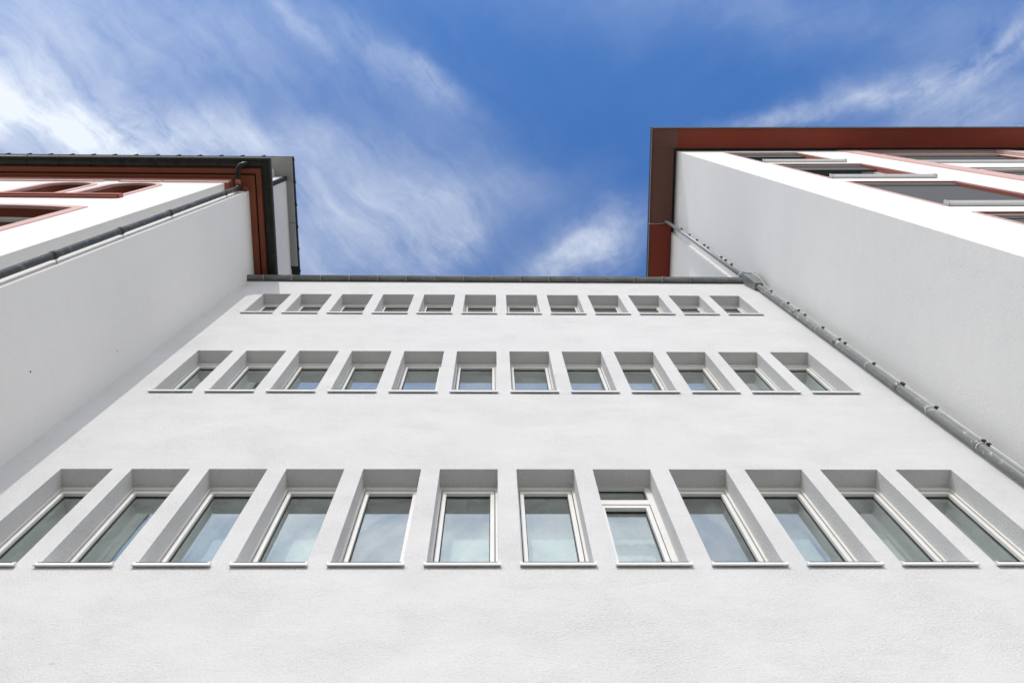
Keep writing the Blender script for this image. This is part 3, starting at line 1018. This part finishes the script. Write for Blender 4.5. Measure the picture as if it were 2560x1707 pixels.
def total(lst):
    t = None
    for b_ in lst:
        v = blob(b_[0], b_[1], b_[2], b_[3], math.radians(b_[4]), b_[5])
        t = v if t is None else math_node(nt, 'ADD', t, v)
    return t
tot = math_node(nt, 'ADD', total(VEIL), 0.03)
wis = total(WISPS)
# unseen cloud low in the sky all round, added to brighten the walls
rad = nt.nodes.new('ShaderNodeVectorMath')
rad.operation = 'LENGTH'
nt.links.new(P, rad.inputs[0])
lowc = nt.nodes.new('ShaderNodeMapRange')
lowc.interpolation_type = 'SMOOTHSTEP'
lowc.inputs['From Min'].default_value = 0.60
lowc.inputs['From Max'].default_value = 1.7
lowc.inputs['To Min'].default_value = 0.0
lowc.inputs['To Max'].default_value = LOW_COVER
nt.links.new(rad.outputs['Value'], lowc.inputs['Value'])
tot = math_node(nt, 'ADD', tot, lowc.outputs[0])
LEFTW = nt.nodes.new('ShaderNodeMapRange')        # fibre direction turns from left to right
LEFTW.inputs['From Min'].default_value = -0.05
LEFTW.inputs['From Max'].default_value = 0.20
nt.links.new(math_node(nt, 'DIVIDE', sep.outputs[0], zz), LEFTW.inputs['Value'])
fa = noise(nt, mapped(nt, mapped(nt, PW, (1, 1, 1), (0, 0, math.radians(-46))), (6.0, 26.0, 1)), 1.0, 8, 0.64)
fb = noise(nt, mapped(nt, mapped(nt, PW, (1, 1, 1), (0, 0, math.radians(30))), (8.0, 28.0, 1)), 1.0, 8, 0.64)
fm = nt.nodes.new('ShaderNodeMix')
nt.links.new(LEFTW.outputs[0], fm.inputs[0])
nt.links.new(fa, fm.inputs[2])
nt.links.new(fb, fm.inputs[3])
n2 = noise(nt, PW, 10.0, 10, 0.62)
n4 = noise(nt, PW, 30.0, 8, 0.64)
def remap(v, a, b, c, d):
    mr = nt.nodes.new('ShaderNodeMapRange')
    mr.inputs['From Min'].default_value = a
    mr.inputs['From Max'].default_value = b
    mr.inputs['To Min'].default_value = c
    mr.inputs['To Max'].default_value = d
    nt.links.new(v, mr.inputs['Value'])
    return mr.outputs[0]
soft = math_node(nt, 'ADD', math_node(nt, 'MULTIPLY', n2, 0.45), math_node(nt, 'MULTIPLY', fm.outputs[0], 0.55))
torn = math_node(nt, 'ADD', math_node(nt, 'MULTIPLY', n2, 0.30), math_node(nt, 'MULTIPLY', fm.outputs[0], 0.40))
torn = math_node(nt, 'ADD', torn, math_node(nt, 'MULTIPLY', n4, 0.30))
cov = math_node(nt, 'MULTIPLY', tot, remap(soft, 0.36, 0.64, 0.60, 1.45))
cov = math_node(nt, 'ADD', cov, math_node(nt, 'MULTIPLY', wis, remap(torn, 0.38, 0.66, 0.05, 1.35)), clamp=True)
# clouds and haze brighten towards the sun
dt = nt.nodes.new('ShaderNodeVectorMath')
dt.operation = 'DOT_PRODUCT'
nt.links.new(tc.outputs['Generated'], dt.inputs[0])
dt.inputs[1].default_value = tuple(SUN)
glow = math_node(nt, 'POWER', math_node(nt, 'MAXIMUM', dt.outputs['Value'], 0.0), 6.0)
glow = math_node(nt, 'ADD', math_node(nt, 'MULTIPLY', glow, SUN_GLOW), 1.0)
tinted = mixc(nt, 1.0, sky.outputs[0], SKY_TINT, 'MULTIPLY')
cl = nt.nodes.new('ShaderNodeVectorMath')
cl.operation = 'SCALE'
cl.inputs[0].default_value = CLOUD_COL
nt.links.new(glow, cl.inputs['Scale'])
clc = mixc(nt, lowc.outputs[0], cl.outputs[0], mixc(nt, 1.0, cl.outputs[0], (1.36, 1.25, 1.12), 'MULTIPLY'))
col = mixc(nt, cov, tinted, clc)
nt.links.new(col, bg.inputs[0])

# ------------------------------------------------------------------ camera
pi_, ya, ro = 1.32806, 0.07907, -0.07336
fwd = Vector((math.sin(ya) * math.cos(pi_), math.cos(ya) * math.cos(pi_), math.sin(pi_)))
rgt = Vector((math.cos(ya), -math.sin(ya), 0))
upv = rgt.cross(fwd)
r2 = rgt * math.cos(ro) + upv * math.sin(ro)
u2 = -rgt * math.sin(ro) + upv * math.cos(ro)
cd = bpy.data.cameras.new('camera')
cd.sensor_width = 36.0
cd.lens = 2489.0 / 2560.0 * 36.0
cd.clip_start = 0.05
cd.clip_end = 5000
cam = bpy.data.objects.new('camera', cd)
M = Matrix((r2, u2, -fwd)).transposed().to_4x4()
M.translation = Vector((0, 0, EYE))
cam.matrix_world = M
C.objects.link(cam)
sc = bpy.context.scene
sc.camera = cam
sc.view_settings.view_transform = 'Standard'
sc.view_settings.look = 'None'
sc.view_settings.exposure = 0.0
sc.view_settings.gamma = 1.0
sc.cycles.use_denoising = True
sc.cycles.max_bounces = 10
sc.cycles.diffuse_bounces = 5
sc.cycles.glossy_bounces = 4
sc.cycles.transparent_max_bounces = 12
sc.cycles.sample_clamp_indirect = 8.0
